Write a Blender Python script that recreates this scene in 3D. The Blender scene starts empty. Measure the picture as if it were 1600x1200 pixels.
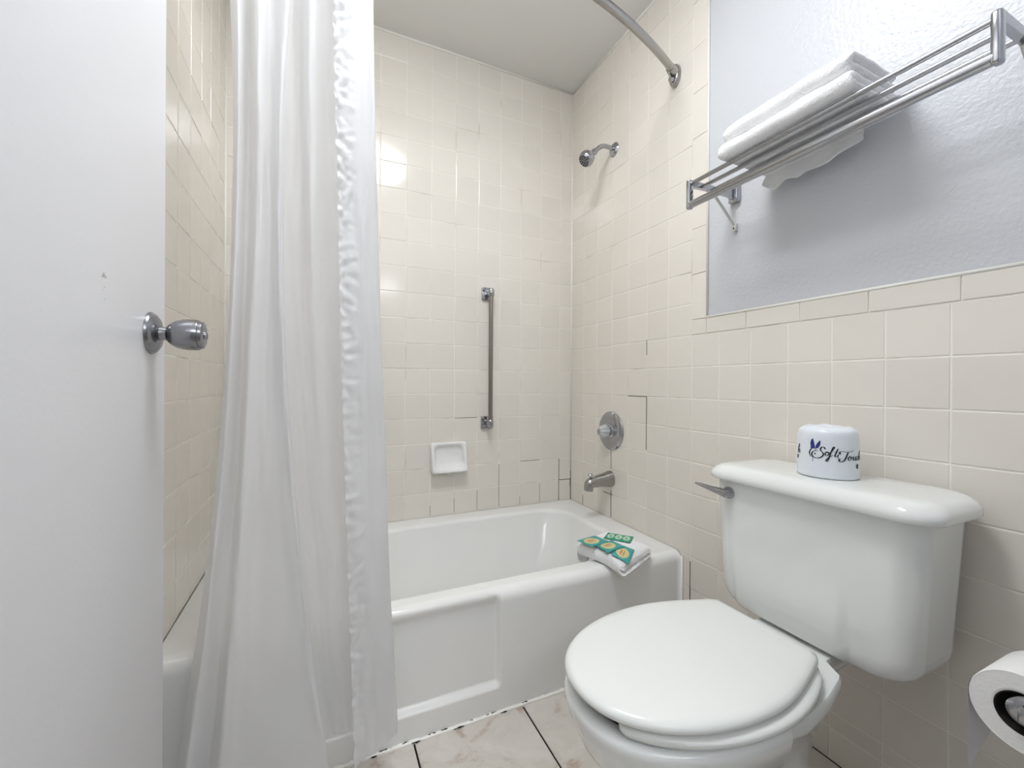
import bpy, bmesh, math, random
from math import sin, cos, pi, sqrt, radians
from mathutils import Vector, Matrix, noise

random.seed(7)
scene = bpy.context.scene
C = scene.collection

# ------------------------------------------------------------------ camera
YAW, PITCH, ROLL = 0.4257, -0.0008, 0.0061
F_ = Vector((sin(YAW) * cos(PITCH), cos(YAW) * cos(PITCH), sin(PITCH)))
R0 = Vector((cos(YAW), -sin(YAW), 0)); U0 = R0.cross(F_)
R_ = cos(ROLL) * R0 + sin(ROLL) * U0
U_ = cos(ROLL) * U0 - sin(ROLL) * R0
cam_d = bpy.data.cameras.new('camera'); cam = bpy.data.objects.new('camera', cam_d); C.objects.link(cam)
m = Matrix.Identity(4)
for i in range(3):
    m[i][0] = R_[i]; m[i][1] = U_[i]; m[i][2] = -F_[i]
m.translation = (-1.1632, -1.8307, 0.936)
cam.matrix_world = m
cam_d.sensor_width = 36.0; cam_d.lens = 654.23 / 1600 * 36; cam_d.clip_start = 0.02
scene.camera = cam

# ------------------------------------------------------------------ world, exposure
world = bpy.data.worlds.new('world'); scene.world = world; world.use_nodes = True
world.node_tree.nodes['Background'].inputs[0].default_value = (0.9, 0.93, 1.0, 1)
world.node_tree.nodes['Background'].inputs[1].default_value = 0.05
scene.view_settings.view_transform = 'Standard'
scene.view_settings.look = 'None'
scene.view_settings.gamma = 1.0
scene.view_settings.use_curve_mapping = False
scene.view_settings.exposure = 1.40
LAMP = 10.5        # ceiling dome of the bathroom
HALL_FILL = 6.2         # unseen fill light added in the vanity area behind the camera

# ------------------------------------------------------------------ materials
def nodes_of(name):
    mt = bpy.data.materials.new(name); mt.use_nodes = True
    nt = mt.node_tree; return mt, nt, nt.nodes['Principled BSDF']

def lin(c):
    return tuple(((x / 255) / 12.92 if x / 255 <= 0.04045 else ((x / 255 + 0.055) / 1.055) ** 2.4) for x in c) + (1,)

def mat(name, rgb, rough=0.5, metal=0.0, var=0.0, vscale=8.0, bump=0.0, bscale=60.0, bdetail=2.0, coat=0.0, spec=0.5,
        island=0.0, bdist=0.002, rvar=0.0):
    mt, nt, b = nodes_of(name); L = nt.links
    col = lin(rgb)
    b.inputs['Base Color'].default_value = col
    b.inputs['Roughness'].default_value = rough
    b.inputs['Metallic'].default_value = metal
    b.inputs['Specular IOR Level'].default_value = spec
    if coat: b.inputs['Coat Weight'].default_value = coat; b.inputs['Coat Roughness'].default_value = 0.06
    tc = nt.nodes.new('ShaderNodeTexCoord')
    last = None
    if var or rvar:
        n = nt.nodes.new('ShaderNodeTexNoise'); n.inputs['Scale'].default_value = vscale; n.inputs['Detail'].default_value = 4
        L.new(tc.outputs['Object'], n.inputs['Vector'])
    if var:
        mx = nt.nodes.new('ShaderNodeMix'); mx.data_type = 'RGBA'
        mx.inputs[6].default_value = tuple(x * (1 - var) for x in col[:3]) + (1,)
        mx.inputs[7].default_value = tuple(min(1, x * (1 + var)) for x in col[:3]) + (1,)
        L.new(n.outputs['Fac'], mx.inputs[0]); last = mx.outputs[2]
    if rvar:
        mr = nt.nodes.new('ShaderNodeMapRange'); mr.inputs[3].default_value = max(0.02, rough - rvar); mr.inputs[4].default_value = rough + rvar
        L.new(n.outputs['Fac'], mr.inputs[0]); L.new(mr.outputs[0], b.inputs['Roughness'])
    if island:
        oi = nt.nodes.new('ShaderNodeObjectInfo'); hs = nt.nodes.new('ShaderNodeHueSaturation')
        mr = nt.nodes.new('ShaderNodeMapRange'); mr.inputs[3].default_value = 1 - island; mr.inputs[4].default_value = 1 + island
        L.new(oi.outputs['Random'], mr.inputs[0]); L.new(mr.outputs[0], hs.inputs['Value'])
        if last: L.new(last, hs.inputs['Color'])
        else: hs.inputs['Color'].default_value = col
        last = hs.outputs[0]
    if last: L.new(last, b.inputs['Base Color'])
    if bump:
        n2 = nt.nodes.new('ShaderNodeTexNoise'); n2.inputs['Scale'].default_value = bscale; n2.inputs['Detail'].default_value = bdetail
        L.new(tc.outputs['Object'], n2.inputs['Vector'])
        bp = nt.nodes.new('ShaderNodeBump'); bp.inputs['Strength'].default_value = bump; bp.inputs['Distance'].default_value = bdist
        L.new(n2.outputs['Fac'], bp.inputs['Height']); L.new(bp.outputs[0], b.inputs['Normal'])
    return mt

M = {}
M['tile'] = mat('glazed_beige_tile', (235, 229, 219), rough=0.13, var=0.02, vscale=14, island=0.02, bump=0.12, bscale=22, bdist=0.001)
M['paint'] = mat('white_wall_paint', (212, 214, 218), rough=0.34, bump=0.55, bscale=95, bdetail=3, bdist=0.003, var=0.01)
M['ceil'] = mat('flat_ceiling_paint', (236, 235, 231), rough=0.8, bump=0.1, bscale=60)
M['door'] = mat('white_door_paint', (238, 238, 240), rough=0.38, bump=0.22, bscale=120, bdist=0.001, var=0.01)
M['caulk'] = mat('white_caulk', (246, 244, 236), rough=0.5)
M['tub'] = mat('tub_enamel', (243, 243, 240), rough=0.16, var=0.01, coat=0.3)
M['china'] = mat('toilet_china', (240, 242, 239), rough=0.10, coat=0.4)
M['seat'] = mat('toilet_seat_plastic', (238, 240, 236), rough=0.2, var=0.012, vscale=5)
M['chrome'] = mat('chrome', (176, 177, 181), rough=0.13, metal=1.0)
M['brushed'] = mat('brushed_steel', (152, 152, 156), rough=0.24, metal=1.0)
M['satin'] = mat('worn_satin_chrome', (168, 166, 162), rough=0.24, metal=1.0, rvar=0.05, vscale=40)
M['grab'] = mat('dull_grab_bar_steel', (146, 140, 136), rough=0.3, metal=1.0)
M['stain'] = mat('grey_stained_grout', (128, 117, 102), rough=0.9)
M['black'] = mat('black_void', (12, 11, 10), rough=0.7)
M['mildew'] = mat('dark_grout_crack', (52, 45, 38), rough=0.9)
M['terry'] = mat('white_terry', (248, 248, 248), rough=0.95, bump=0.7, bscale=240, bdetail=3, bdist=0.004, spec=0.1)
M['paper'] = mat('white_tissue_paper', (246, 245, 243), rough=0.95, bump=0.25, bscale=180, spec=0.1)
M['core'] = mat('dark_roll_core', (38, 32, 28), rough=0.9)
M['wrap'] = mat('glossy_wrapper', (236, 241, 247), rough=0.3, bump=0.25, bscale=28, bdist=0.004)
M['ink'] = mat('black_ink', (24, 26, 40), rough=0.5)
M['blue_ink'] = mat('blue_ink', (38, 56, 128), rough=0.5, var=0.5, vscale=70)
M['pale_ink'] = mat('grey_blue_ink', (120, 140, 190), rough=0.5)
M['soap'] = mat('soap_dish_ceramic', (244, 244, 242), rough=0.12)

def grout_mat():
    mt, nt, b = nodes_of('cream_grout'); L = nt.links
    b.inputs['Roughness'].default_value = 0.75
    tc = nt.nodes.new('ShaderNodeTexCoord')
    n = nt.nodes.new('ShaderNodeTexNoise'); n.inputs['Scale'].default_value = 5.5; n.inputs['Detail'].default_value = 6
    L.new(tc.outputs['Object'], n.inputs['Vector'])
    cr = nt.nodes.new('ShaderNodeValToRGB')
    cr.color_ramp.elements[0].position = 0.30; cr.color_ramp.elements[0].color = lin((196, 186, 170))
    cr.color_ramp.elements[1].position = 0.45; cr.color_ramp.elements[1].color = lin((248, 244, 235))
    L.new(n.outputs['Fac'], cr.inputs[0]); L.new(cr.outputs[0], b.inputs['Base Color'])
    return mt
M['grout'] = grout_mat()

def floor_mat():
    mt, nt, b = nodes_of('mottled_stone_floor_tile'); L = nt.links
    b.inputs['Roughness'].default_value = 0.42
    tc = nt.nodes.new('ShaderNodeTexCoord'); oi = nt.nodes.new('ShaderNodeObjectInfo')
    ad = nt.nodes.new('ShaderNodeVectorMath'); ad.operation = 'MULTIPLY_ADD'
    cmb = nt.nodes.new('ShaderNodeCombineXYZ')
    for i in range(3): L.new(oi.outputs['Random'], cmb.inputs[i])
    ad.inputs[1].default_value = (9, 7, 3)
    L.new(cmb.outputs[0], ad.inputs[0]); L.new(tc.outputs['Object'], ad.inputs[2])
    n = nt.nodes.new('ShaderNodeTexNoise'); n.inputs['Scale'].default_value = 9; n.inputs['Detail'].default_value = 9; n.inputs['Roughness'].default_value = 0.68
    n.inputs['Distortion'].default_value = 0.8
    L.new(ad.outputs[0], n.inputs['Vector'])
    cr = nt.nodes.new('ShaderNodeValToRGB')
    e = cr.color_ramp.elements
    e[0].position = 0.30; e[0].color = lin((168, 148, 132))
    e[1].position = 0.72; e[1].color = lin((226, 221, 212))
    x = e.new(0.46); x.color = lin((210, 203, 193))
    x = e.new(0.40); x.color = lin((192, 174, 160))
    L.new(n.outputs['Fac'], cr.inputs[0]); L.new(cr.outputs[0], b.inputs['Base Color'])
    bp = nt.nodes.new('ShaderNodeBump'); bp.inputs['Strength'].default_value = 0.25; bp.inputs['Distance'].default_value = 0.002
    L.new(n.outputs['Fac'], bp.inputs['Height']); L.new(bp.outputs[0], b.inputs['Normal'])
    return mt
M['floor'] = floor_mat()
M['joint'] = mat('black_floor_joint', (34, 28, 24), rough=0.9)
M['carpet'] = mat('grey_hall_floor', (150, 140, 128), rough=0.8)

def curtain_mat():
    mt = bpy.data.materials.new('translucent_white_nylon'); mt.use_nodes = True
    nt = mt.node_tree; L = nt.links
    for n in list(nt.nodes): nt.nodes.remove(n)
    out = nt.nodes.new('ShaderNodeOutputMaterial')
    pr = nt.nodes.new('ShaderNodeBsdfPrincipled'); pr.inputs['Base Color'].default_value = lin((243, 243, 245))
    pr.inputs['Roughness'].default_value = 0.34; pr.inputs['Specular IOR Level'].default_value = 0.45
    tr = nt.nodes.new('ShaderNodeBsdfTranslucent'); tr.inputs['Color'].default_value = lin((242, 242, 240))
    tp = nt.nodes.new('ShaderNodeBsdfTransparent')
    m1 = nt.nodes.new('ShaderNodeMixShader'); m1.inputs[0].default_value = 0.42
    m2 = nt.nodes.new('ShaderNodeMixShader'); m2.inputs[0].default_value = 0.07
    L.new(pr.outputs[0], m1.inputs[1]); L.new(tr.outputs[0], m1.inputs[2])
    L.new(m1.outputs[0], m2.inputs[1]); L.new(tp.outputs[0], m2.inputs[2]); L.new(m2.outputs[0], out.inputs[0])
    tc = nt.nodes.new('ShaderNodeTexCoord'); n = nt.nodes.new('ShaderNodeTexNoise')
    mp = nt.nodes.new('ShaderNodeMapping'); mp.inputs['Scale'].default_value = (1.5, 1.5, 0.6)
    n.inputs['Scale'].default_value = 14; n.inputs['Detail'].default_value = 3
    L.new(tc.outputs['Object'], mp.inputs[0]); L.new(mp.outputs[0], n.inputs['Vector'])
    bp = nt.nodes.new('ShaderNodeBump'); bp.inputs['Strength'].default_value = 0.25; bp.inputs['Distance'].default_value = 0.006
    L.new(n.outputs['Fac'], bp.inputs['Height']); L.new(bp.outputs[0], pr.inputs['Normal'])
    return mt
M['curtain'] = curtain_mat()

def acrylic():
    mt, nt, b = nodes_of('clear_acrylic')
    b.inputs['Base Color'].default_value = (0.93, 0.96, 0.97, 1); b.inputs['Roughness'].default_value = 0.06
    b.inputs['Transmission Weight'].default_value = 0.55; b.inputs['IOR'].default_value = 1.49
    return mt
M['acrylic'] = acrylic()

def emit(name, rgb, s):
    mt, nt, b = nodes_of(name)
    b.inputs['Base Color'].default_value = (0.9, 0.9, 0.9, 1)
    b.inputs['Emission Color'].default_value = rgb + (1,); b.inputs['Emission Strength'].default_value = s
    return mt
M['dome'] = emit('lit_frosted_glass', (0.955, 0.98, 1.015), LAMP)
M['tube'] = emit('fill_light_tube', (0.95, 0.98, 1.02), HALL_FILL)

# ------------------------------------------------------------------ mesh helpers
def link(name, verts, faces, mt, parent=None, base=None, smooth=True, autosmooth=None):
    """verts are world coordinates; base = origin of a top-level mesh."""
    o0 = Vector(base) if base is not None else (world_loc(parent) if parent else Vector((0, 0, 0)))
    me = bpy.data.meshes.new(name)
    me.from_pydata([tuple(Vector(v) - o0) for v in verts], [], faces)
    me.validate(); me.update()
    bm = bmesh.new(); bm.from_mesh(me); bmesh.ops.recalc_face_normals(bm, faces=bm.faces[:])
    if autosmooth is not None:
        for e in bm.edges:
            if len(e.link_faces) == 2 and e.calc_face_angle(0) > autosmooth: e.smooth = False
    bm.to_mesh(me); bm.free()
    if smooth:
        for p in me.polygons: p.use_smooth = True
    ob = bpy.data.objects.new(name, me); C.objects.link(ob)
    if mt: me.materials.append(mt)
    if parent: ob.parent = parent
    if base is not None: ob.location = o0
    return ob

def world_loc(o):
    v = Vector((0, 0, 0))
    while o: v = v + Vector(o.location); o = o.parent
    return v

def empty(name, loc):
    o = bpy.data.objects.new(name, None); C.objects.link(o); o.location = loc; o.empty_display_size = 0.05; return o

def tag(o, label, cat, group=None):
    o['label'] = label; o['category'] = cat
    if group: o['group'] = group
    return o

def structure(o, label=None):
    o['kind'] = 'structure'
    if label: o['label'] = label
    return o

class MB:
    def __init__(s): s.v = []; s.f = []
    def add(s, v, f):
        n = len(s.v); s.v += [tuple(x) for x in v]; s.f += [tuple(i + n for i in q) for q in f]; return s
    def box(s, a, b):
        x0, y0, z0 = a; x1, y1, z1 = b
        v = [(x0, y0, z0), (x1, y0, z0), (x1, y1, z0), (x0, y1, z0), (x0, y0, z1), (x1, y0, z1), (x1, y1, z1), (x0, y1, z1)]
        return s.add(v, [(0, 3, 2, 1), (4, 5, 6, 7), (0, 1, 5, 4), (1, 2, 6, 5), (2, 3, 7, 6), (3, 0, 4, 7)])
    def rbox(s, a, b, r=0.005, seg=2):
        bm = bmesh.new(); bmesh.ops.create_cube(bm, size=1)
        c = [(a[i] + b[i]) / 2 for i in range(3)]; d = [b[i] - a[i] for i in range(3)]
        for v in bm.verts: v.co = Vector((c[i] + v.co[i] * d[i] for i in range(3)))
        bmesh.ops.bevel(bm, geom=bm.edges[:], offset=min(r, min(abs(x) for x in d) * 0.48), segments=seg, profile=0.5, affect='EDGES')
        bm.verts.index_update()
        s.add([v.co.copy() for v in bm.verts], [[v.index for v in f.verts] for f in bm.faces]); bm.free(); return s
    def rings(s, R, cap0=True, cap1=True, closed=True):
        n = len(R[0]); v = [p for r in R for p in r]; f = []
        for i in range(len(R) - 1):
            for j in range(n if closed else n - 1):
                k = (j + 1) % n
                f.append((i * n + j, i * n + k, (i + 1) * n + k, (i + 1) * n + j))
        if cap0: f.append(tuple(range(n))[::-1])
        if cap1: f.append(tuple((len(R) - 1) * n + j for j in range(n)))
        return s.add(v, f)
    def lathe(s, origin, axis, prof, n=32, caps=(True, True)):
        """prof = [(distance along axis, radius)]"""
        ax = Vector(axis).normalized(); t = Vector((0, 0, 1)) if abs(ax.z) < 0.9 else Vector((1, 0, 0))
        u = ax.cross(t).normalized(); w = ax.cross(u); o = Vector(origin)
        R = [[o + ax * d + (u * cos(2 * pi * k / n) + w * sin(2 * pi * k / n)) * r for k in range(n)] for d, r in prof]
        return s.rings(R, *caps)
    def tube(s, pts, r, n=16, caps=(True, True)):
        P = [Vector(p) for p in pts]; rs = r if isinstance(r, (list, tuple)) else [r] * len(P)
        R = []; ref = None
        for i, p in enumerate(P):
            d = (P[min(i + 1, len(P) - 1)] - P[max(i - 1, 0)]).normalized()
            if ref is None: ref = Vector((0, 0, 1)) if abs(d.z) < 0.9 else Vector((1, 0, 0))
            u = (ref - d * ref.dot(d)).normalized(); ref = u; w = d.cross(u)
            R.append([p + (u * cos(2 * pi * k / n) + w * sin(2 * pi * k / n)) * rs[i] for k in range(n)])
        return s.rings(R, *caps)
    def build(s, name, mt, parent=None, base=None, smooth=True, autosmooth=radians(38)):
        return link(name, s.v, s.f, mt, parent, base, smooth, autosmooth)

def catmull(P, per):
    out = []; n = len(P)
    for i in range(n - 1):
        a, b, c, d = P[max(i - 1, 0)], P[i], P[i + 1], P[min(i + 2, n - 1)]
        for k in range(per):
            t = k / per
            out.append(tuple(0.5 * ((2 * b[j]) + (-a[j] + c[j]) * t + (2 * a[j] - 5 * b[j] + 4 * c[j] - d[j]) * t * t + (-a[j] + 3 * b[j] - 3 * c[j] + d[j]) * t ** 3) for j in range(len(b))))
    out.append(tuple(P[-1])); return out

def rrect(x0, x1, y0, y1, z, r, seg=8, dense=10):
    """rounded rectangle ring with a constant vertex count"""
    r = min(r, (x1 - x0) / 2 - 1e-4, (y1 - y0) / 2 - 1e-4)
    cs = [((x1 - r, y1 - r), 0), ((x0 + r, y1 - r), 90), ((x0 + r, y0 + r), 180), ((x1 - r, y0 + r), 270)]
    pts = []
    for i, ((cx, cy), a0) in enumerate(cs):
        for k in range(seg + 1):
            a = radians(a0 + 90 * k / seg); pts.append(Vector((cx + r * cos(a), cy + r * sin(a), z)))
        nx, na = cs[(i + 1) % 4]
        e = Vector((nx[0] + r * cos(radians(na)), nx[1] + r * sin(radians(na)), z)); b = pts[-1].copy()
        for k in range(1, dense): pts.append(b.lerp(e, k / dense))
    return pts

def smooth(a, b, x):
    t = max(0.0, min(1.0, (x - a) / (b - a))); return t * t * (3 - 2 * t)

# ------------------------------------------------------------------ room dimensions
T = 0.1095; GAP = 0.0022
ZC = 2.421                      # ceiling = 12 tile rows above the cap line
Z0 = 1.107                      # wainscot cap line
XL = -1.490                     # left wall tile face; right wall x = 0; back wall y = 0
YF = -1.700                     # front wall (the doorway wall)
YH = -3.30                      # far end of the vanity area
TUB_Y = -0.732; TUB_Z = 0.345

# ------------------------------------------------------------------ shell
fl = MB().box((XL - 0.1, YF - 0.1, -0.08), (0.1, 0.1, -0.002)).build('floor', M['joint'], base=(0, 0, 0), smooth=False)
structure(fl, 'mottled stone look floor tile with dark joints')
hall = MB().box((-2.4, YH, -0.08), (0.9, YF - 0.1, 0.0)).build('floor_hall', M['carpet'], base=(0, YF, 0), smooth=False); structure(hall)
ce = MB().box((-2.4, YH, ZC), (0.9, 0.1, ZC + 0.08)).build('ceiling', M['ceil'], base=(0, 0, ZC), smooth=False); structure(ce)

wb = MB().box((XL - 0.1, 0.006, 0), (0.1, 0.1, ZC)).build('wall_back', M['paint'], base=(0, 0.006, 0), smooth=False); structure(wb)
wr = MB().box((0.006, YF - 0.1, 0), (0.1, 0.006, ZC)).build('wall_right', M['paint'], base=(0.006, 0, 0), smooth=False); structure(wr)
wl = MB().box((XL - 0.1, YF - 0.1, 0), (XL - 0.006, 0.006, ZC)).build('wall_left', M['paint'], base=(XL, 0, 0), smooth=False); structure(wl)
# front wall: a door opening from x=-1.41 to x=-0.58
wf = MB().box((-0.58, YF - 0.1, 0), (0.006, YF, ZC)).box((XL - 0.006, YF - 0.1, 2.05), (-0.58, YF, ZC)).box((XL - 0.006, YF - 0.1, 0), (-1.425, YF, 2.05)) \
    .build('wall_front', M['paint'], base=(0, YF, 0), smooth=False); structure(wf)
for nm, a, b in (('wall_hall_right', (0.9, YH, 0), (1.0, YF, ZC)), ('wall_hall_left', (-2.5, YH, 0), (-2.4, YF, ZC)), ('wall_hall_back', (-2.4, YH - 0.1, 0), (0.9, YH, ZC)),
                 ('wall_hall_front', (0.1, YF - 0.1, 0), (0.9, YF, ZC)), ('wall_hall_side', (-2.4, YF - 0.1, 0), (XL - 0.1, YF, ZC))):
    structure(MB().box(a, b).build(nm, M['paint'], base=a, smooth=False))

# ------------------------------------------------------------------ wall tiles
tile_cache = {}
def tile_mesh(w, h, th=0.0045, bev=0.0020):
    key = (round(w, 4), round(h, 4))
    if key in tile_cache: return tile_cache[key]
    w -= GAP; h -= GAP
    def ring(i, z): return [(-w / 2 + i, -h / 2 + i, z), (w / 2 - i, -h / 2 + i, z), (w / 2 - i, h / 2 - i, z), (-w / 2 + i, h / 2 - i, z)]
    b = min(bev, w / 4, h / 4)
    R = [ring(0, -th), ring(0, -b * 0.8), ring(b * 0.3, -b * 0.22), ring(b, 0)]
    v = [p for r in R for p in r]; f = []
    for i in range(3):
        for j in range(4):
            k = (j + 1) % 4; f.append((i * 4 + j, i * 4 + k, i * 4 + 4 + k, i * 4 + 4 + j))
    f.append((12, 13, 14, 15))
    me = bpy.data.meshes.new('tile'); me.from_pydata(v, [], f); me.materials.append(M['tile']); me.update()
    tile_cache[key] = me; return me

WALLROT = {'back': Matrix(((1, 0, 0), (0, 0, -1), (0, 1, 0))),          # local x->X, y->Z, normal -> -Y
           'right': Matrix(((0, 0, -1), (-1, 0, 0), (0, 1, 0))),        # local x->-Y, y->Z, normal -> -X
           'left': Matrix(((0, 0, 1), (1, 0, 0), (0, 1, 0)))}           # local x->Y, y->Z, normal -> +X
def put_tile(parent, wall, h0, h1, z0, z1, name='tile', off=0.0):
    if abs(h1 - h0) < 0.012 or abs(z1 - z0) < 0.012: return
    me = tile_mesh(abs(h1 - h0), abs(z1 - z0))
    o = bpy.data.objects.new(name, me); C.objects.link(o); o.parent = parent
    hc, zc = (h0 + h1) / 2, (z0 + z1) / 2
    j = random.uniform(-0.0003, 0.0003)
    P = {'back': Vector((hc, j - off, zc)), 'right': Vector((j - off, hc, zc)), 'left': Vector((XL - j + off, hc, zc))}[wall]
    rot = WALLROT[wall] @ Matrix.Rotation(radians(random.gauss(0, 0.10)), 3, 'X') @ Matrix.Rotation(radians(random.gauss(0, 0.10)), 3, 'Y')
    o.matrix_local = Matrix.Translation(P - world_loc(parent)) @ rot.to_4x4()

zrows = [Z0 - k * T for k in range(-12, 8)]                 # ceiling .. tub rim
zrows[0] = ZC
def vis_rows(): return list(zip(zrows[:-1], zrows[1:]))

# back wall
xs = [0.0] + [-0.0697 - c * T for c in range(13)] + [XL]
MB().box((XL, 0.0012, 0.30), (0, 0.0065, ZC)).build('grout_bed', M['grout'], wb, smooth=False)
for a, b in zip(xs[:-1], xs[1:]):
    for zt, zb in vis_rows(): put_tile(wb, 'back', b, a, zb, zt)

# right wall: tiled to the ceiling round the tub, wainscot beyond
ys = [0.0] + [-0.1099 - c * T for c in range(15)]
ys[-1] = YF
YT = ys[7]                                                  # edge of the full-height tiling (-0.767)
MB().box((0.0012, YT - 0.062, 0.30), (0.0065, 0.0, ZC)).box((0.0012, YF, 0), (0.0065, YT - 0.062, Z0 + 0.052)).box((0.0012, YT - 0.062, 0), (0.0065, TUB_Y, 0.30)).build('grout_bed', M['grout'], wr, smooth=False)
for a, b in zip(ys[:7], ys[1:8]):
    for zt, zb in vis_rows(): put_tile(wr, 'right', b, a, zb, zt)
low = [Z0 - k * T for k in range(0, 10)] + [0.080, 0.0]
for i, (a, b) in enumerate(zip(ys[7:-1], ys[8:])):
    for zt, zb in zip(low[:-1], low[1:]): put_tile(wr, 'right', b, a, zb, zt)
for zt, zb in zip(low[7:-1], low[8:]):                      # narrow strip between the tub front and the wainscot
    put_tile(wr, 'right', YT, TUB_Y - 0.004, zb, zt)
# narrow cap tiles round the painted field
y = YT - 0.0615
put_tile(wr, 'right', y, YT, Z0, Z0 + 0.052, 'cap_tile', 0.0012)
ends = [y, -0.972, -1.128, -1.283, -1.439, -1.595, YF]
for a, b in zip(ends[:-1], ends[1:]): put_tile(wr, 'right', b, a, Z0, Z0 + 0.052, 'cap_tile', 0.0012)
zz = Z0 + 0.052
while zz < ZC - 0.02:
    z1 = min(zz + 0.1555, ZC); put_tile(wr, 'right', y, YT, zz, z1, 'cap_tile', 0.0012); zz = z1

# left wall (what shows between the door and the curtain)
yl = [0.0] + [-0.1096 * (c + 1) for c in range(8)]
MB().box((XL - 0.0065, yl[-1], 0.30), (XL - 0.0012, 0.0, ZC)).build('grout_bed', M['grout'], wl, smooth=False)
for a, b in zip(yl[:-1], yl[1:]):
    for zt, zb in vis_rows(): put_tile(wl, 'left', b, a, zb, zt)

# dark cracked joints round the valve patch, as in the old repair
def crack(h0, h1, z0, z1):
    MB().box((-0.0002, min(h0, h1), min(z0, z1)), (0.003, max(h0, h1), max(z0, z1))).build('cracked_joint', M['mildew'], wr, smooth=False)
jv = ys[3]
crack(jv - 0.0011, jv + 0.0011, TUB_Z + 0.004, 0.466); crack(jv - 0.0011, jv + 0.0011, 0.562, 0.66)
jr = ys[5]
crack(jr - 0.0009, jr + 0.0009, Z0 - 4 * T + 0.01, Z0 - 2 * T + 0.002); crack(jr, ys[4] + 0.0, Z0 - 2 * T - 0.0009, Z0 - 2 * T + 0.0009)
crack(jr - 0.0006, jr + 0.0006, Z0 - 0.055, Z0 + 0.004)
crack(ys[1] - 0.0009, ys[1] + 0.0009, TUB_Z + 0.004, TUB_Z + 0.05); crack(ys[3] - 0.012, ys[2] - 0.055, Z0 - 6 * T - 0.0012, Z0 - 6 * T + 0.0008)
crack(YT - 0.0012, YT + 0.0012, 0.19, 0.325)
def crackb(x0, x1, z0, z1, mt='mildew'):
    MB().box((min(x0, x1), -0.0002, min(z0, z1)), (max(x0, x1), 0.003, max(z0, z1))).build('cracked_joint', M[mt], wb, smooth=False)
crackb(xs[1] - 0.001, xs[1] + 0.001, TUB_Z + 0.003, Z0 - 5 * T); crackb(xs[1], -0.004, Z0 - 6 * T - 0.001, Z0 - 6 * T + 0.001)
crackb(-0.0045, -0.0005, TUB_Z + 0.003, Z0 - 5.6 * T)
for i, h in ((2, .10), (3, .045), (4, .21), (5, .095), (6, .07), (7, .05)): crackb(xs[i] - 0.0005, xs[i] + 0.0005, TUB_Z + 0.006, TUB_Z + h, 'stain')
crackb(xs[3], xs[2], Z0 - 5 * T - 0.0007, Z0 - 5 * T + 0.0007, 'stain'); crackb(xs[6], xs[5], Z0 - 3 * T - 0.0007, Z0 - 3 * T + 0.0007, 'stain')

# caulk beads
def bead(name, pts, r, mt='caulk'):
    o = MB().tube(pts, r, 8).build(name, M[mt], base=pts[0]); structure(o, 'white caulk bead along the tiled corner'); return o
bead('trim_1', [(-0.001, -0.001, TUB_Z + 0.16), (-0.001, -0.001, ZC)], 0.0042)
bead('trim_2', [(XL + 0.001, -0.001, TUB_Z), (XL + 0.001, -0.001, ZC)], 0.0042)
bead('trim_3', [(XL, -0.001, ZC - 0.002), (0, -0.001, ZC - 0.002)], 0.006)
bead('trim_4', [(-0.001, 0, ZC - 0.002), (-0.001, YT - 0.06, ZC - 0.002)], 0.0045)
bead('trim_5', [(-0.002, TUB_Y - 0.002, 0.0), (-0.002, TUB_Y - 0.002, TUB_Z - 0.014)], 0.0035)
pts = []
for i in range(140):
    x = XL + (0 - XL) * i / 139
    pts.append((x, TUB_Y - 0.004 + 0.0025 * noise.noise((x * 40, 0, 0)), 0.002))
mb = MB().tube(pts, [0.0058 + 0.0035 * noise.noise((p[0] * 60, 3, 0)) for p in pts], 6)
structure(mb.build('trim_6', M['caulk'], base=pts[0]), 'ragged white caulk line where the tub meets the floor')
bead('trim_7', [(0.001, YT - 0.062, Z0 + 0.054), (0.001, YF, Z0 + 0.054)], 0.0045)
bead('trim_8', [(0.003, YT - 0.0625, Z0 + 0.05), (0.003, YT - 0.0625, ZC)], 0.0028)
for i in range(12):                                         # gaps in the old caulk
    x = (-1.06, -1.03, -0.975, -0.95, -0.905, -0.87, -0.84, -0.79, -0.74, -0.70, -0.63, -0.555)[i]; l = random.uniform(0.010, 0.035)
    pts = [(x + l * k / 5, TUB_Y - (0.0085 if i % 3 == 0 else 0.0035) + random.uniform(-0.001, 0.001), 0.0035 if i % 3 == 0 else 0.0068) for k in range(6)]
    structure(MB().tube(pts, [0.0008, 0.0018, 0.0013, 0.0021, 0.0015, 0.0006], 6).build('trim_%d' % (9 + i), M['black'], base=(x, TUB_Y, 0)))

# floor tiles
def floor_tile(x0, x1, y0, y1):
    w, h = x1 - x0 - 0.005, y1 - y0 - 0.005; b = 0.002
    if w < 0.01 or h < 0.01: return
    key = ('f', round(w, 3), round(h, 3))
    if key not in tile_cache:
        def ring(i, z): return [(-w / 2 + i, -h / 2 + i, z), (w / 2 - i, -h / 2 + i, z), (w / 2 - i, h / 2 - i, z), (-w / 2 + i, h / 2 - i, z)]
        R = [ring(0, -0.003), ring(0, -0.001), ring(b, 0)]
        f = [(i * 4 + j, i * 4 + (j + 1) % 4, i * 4 + 4 + (j + 1) % 4, i * 4 + 4 + j) for i in range(2) for j in range(4)] + [(8, 9, 10, 11)]
        me = bpy.data.meshes.new('floor_tile'); me.from_pydata([p for r in R for p in r], [], f); me.materials.append(M['floor']); tile_cache[key] = me
    o = bpy.data.objects.new('floor_tile', tile_cache[key]); C.objects.link(o); o.parent = fl
    o.location = ((x0 + x1) / 2, (y0 + y1) / 2, 0.0008)
fx = [XL, -1.2545, -0.941, -0.6275, -0.314, 0.0]
fy = [TUB_Y + 0.005, -1.0455, -1.359, -1.6725, YF - 0.1]
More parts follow.
